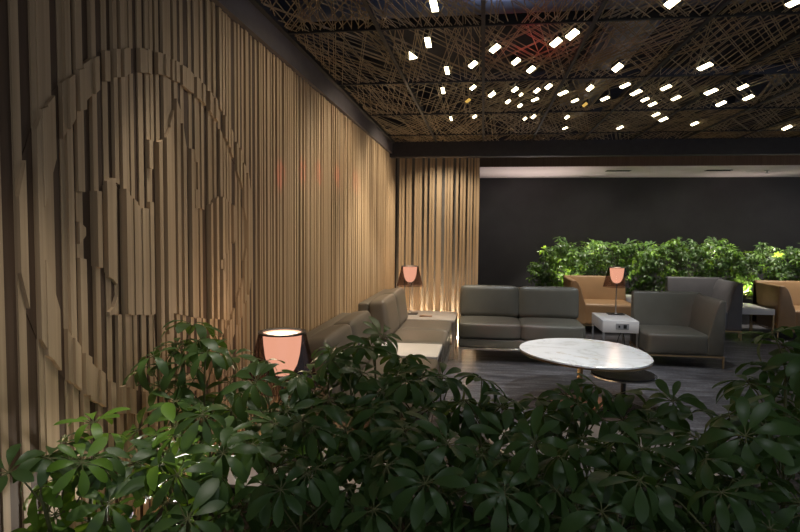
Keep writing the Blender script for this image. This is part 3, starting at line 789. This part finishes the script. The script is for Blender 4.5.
m.build('trough', M['planter'], t); bbox('soil', M['soil'], t, 0.031, 0.031, 0.02, W - 0.031, D - 0.031, 0.399, 0)

# ------------------------------------------------------------------ light
def led(label, x0, y0, x1, y1, z0=0.004, z1=0.016, mat='led'):
    m = MB(); m.box(x0, y0, z0, x1, y1, z1); tag(m.build('led_strip', M[mat]), label, 'light strip', 'warm light strips at the foot of the slats')
led('warm light strip glowing at the foot of the slatted partition', -1.10, 7.965, -0.11, 8.015, mat='led_bright')
led('warm light strip along the foot of the slatted left wall', -1.150, 1.3, -1.140, 7.8)

def spot(name, loc, to, energy, col, size=60, blend=0.6, r=0.03):
    l = bpy.data.lights.new(name, 'SPOT'); l.energy = energy; l.color = col; l.spot_size = math.radians(size); l.spot_blend = blend; l.shadow_soft_size = r
    o = bpy.data.objects.new(name, l); C.objects.link(o); o.location = loc
    o.rotation_euler = (Vector(to) - Vector(loc)).to_track_quat('-Z', 'Y').to_euler(); return o
COOL = (0.90, 0.95, 1.0); NEUT = (1.0, 0.93, 0.82); WARM = (1.0, 0.86, 0.66)
for x in (1.55, 2.4, 3.3, 4.2, 5.1): spot('hedge_spot', (x, 10.05, 2.52), (x, 10.6, 0.9), 115, NEUT, 60)
PINK = (1.0, 0.84, 0.78)
for x in (1.5, 2.35, 3.3, 4.4): spot('hedge_uplight', (x, 10.45, 0.46), (x - 0.1, 10.3, 2.5), 80, NEUT, 90)
for x in (0.95, 2.0, 3.0, 4.0, 5.0): spot('soffit_uplight', (x, 10.8, 1.05), (x - 0.2, 10.3, 2.5), 60, PINK, 125, 1.0)
for x in (0.3, 2.0, 3.7, 5.4): spot('back_wall_fill', (x, 9.9, 2.5), (x, 11.6, 0.9), 38, NEUT, 95, 1.0, 0.15)  # added fill to lift the dark back wall, no fixture known there
spot('chair_spot', (1.8, 8.9, 2.6), (1.75, 9.15, 0.4), 110, NEUT, 45)
spot('chair_spot', (3.05, 8.85, 2.6), (3.05, 9.15, 0.5), 130, NEUT, 42)
spot('chair_spot', (4.7, 8.9, 2.6), (4.6, 9.15, 0.5), 150, NEUT, 45)
spot('table_spot', (0.9, 4.0, 2.575), (0.9, 5.0, 0.45), 190, COOL, 60)
spot('seating_fill', (0.5, 6.3, 2.575), (0.5, 6.7, 0.45), 60, COOL, 90)  # added fill over the seating, here and below; no such fixture known
spot('seating_fill', (2.1, 6.3, 2.575), (2.1, 6.9, 0.45), 70, COOL, 80)
spot('seating_fill', (-0.5, 5.6, 2.575), (-0.7, 5.5, 0.45), 60, WARM, 90)
spot('wall_spot', (0.1, 6.4, 2.575), (-1.2, 6.5, 1.3), 100, WARM, 100)
spot('wall_spot', (0.1, 4.8, 2.575), (-1.2, 4.8, 1.3), 70, WARM, 100)
spot('wall_spot', (0.1, 3.3, 2.575), (-1.2, 3.1, 1.2), 24, WARM, 100)
spot('wall_spot', (-0.5, 7.0, 2.4), (-0.6, 7.9, 1.0), 42, WARM, 110)
spot('plant_spot', (0.2, 1.0, 2.575), (0.1, 1.6, 0.8), 9, COOL, 110)
spot('planter_uplight', (-0.93, 1.80, 0.47), (-1.0, 1.35, 1.0), 7, NEUT, 90)
spot('plant_spot', (-0.95, 2.1, 2.575), (-1.0, 1.8, 0.8), 30, NEUT, 40)
spot('plant_spot', (-0.75, 1.2, 2.575), (-1.0, 1.4, 0.8), 34, NEUT, 34)  # extra lamp added to brighten the lower-left leaves
RED = (1.0, 0.06, 0.07)
for to, e, s in (((-1.2, 3.32, 1.78), 44, 6), ((-1.2, 3.75, 1.85), 44, 6), ((-1.2, 4.15, 1.88), 48, 6), ((-1.2, 4.7, 1.90), 52, 6), ((-1.2, 5.4, 1.92), 60, 6), ((0.5, 6.55, 0.46), 45, 9), ((0.1, 6.55, 0.46), 35, 7), ((2.5, 7.0, 0.65), 35, 8), ((1.95, 6.8, 0.37), 22, 6), ((-0.8, 5.8, 0.6), 18, 20)):
    spot('red_spot', (0.28, 3.75, 2.56), to, e, RED, s, 0.5, 0.02)
l = bpy.data.lights.new('red_light', 'POINT'); l.energy = 0.7; l.color = RED; l.shadow_soft_size = 0.03
o = bpy.data.objects.new('red_light', l); C.objects.link(o); o.location = (0.28, 3.75, 2.47)
for x, y, e in ((1.9, 4.2, 6), (3.2, 3.6, 6), (0.1, 3.4, 4)):
    l = bpy.data.lights.new('plenum_light', 'POINT'); l.energy = e; l.color = (0.55, 0.65, 1.0); l.shadow_soft_size = 0.08
    o = bpy.data.objects.new('plenum_light', l); C.objects.link(o); o.location = (x, y, 3.2)

w = bpy.data.worlds.new('World'); SC.world = w; w.use_nodes = True
w.node_tree.nodes['Background'].inputs['Color'].default_value = (0.85, 0.9, 1.0, 1); w.node_tree.nodes['Background'].inputs['Strength'].default_value = 0.32

# ------------------------------------------------------------------ camera
cam = bpy.data.cameras.new('camera'); co = bpy.data.objects.new('camera', cam); C.objects.link(co)
cam.sensor_width = 36; cam.lens = 580 / 800 * 36; cam.clip_start = 0.05
r = Vector((0.98986432, 0.14166499, 0.0099832)); u = Vector((-0.01803319, 0.0556546, 0.99828722)); f = Vector((-0.14086674, 0.98834892, -0.05764517))
mt = Matrix((r, u, -f)).transposed().to_4x4(); mt.translation = (0, 0, 1.45)
co.matrix_world = mt
SC.camera = co
SC.view_settings.view_transform = 'Standard'; SC.view_settings.look = 'None'; SC.view_settings.gamma = 1; SC.view_settings.use_curve_mapping = False
SC.view_settings.exposure = 0.3
SC.cycles.use_denoising = True
SC.cycles.max_bounces = 8; SC.cycles.transparent_max_bounces = 12
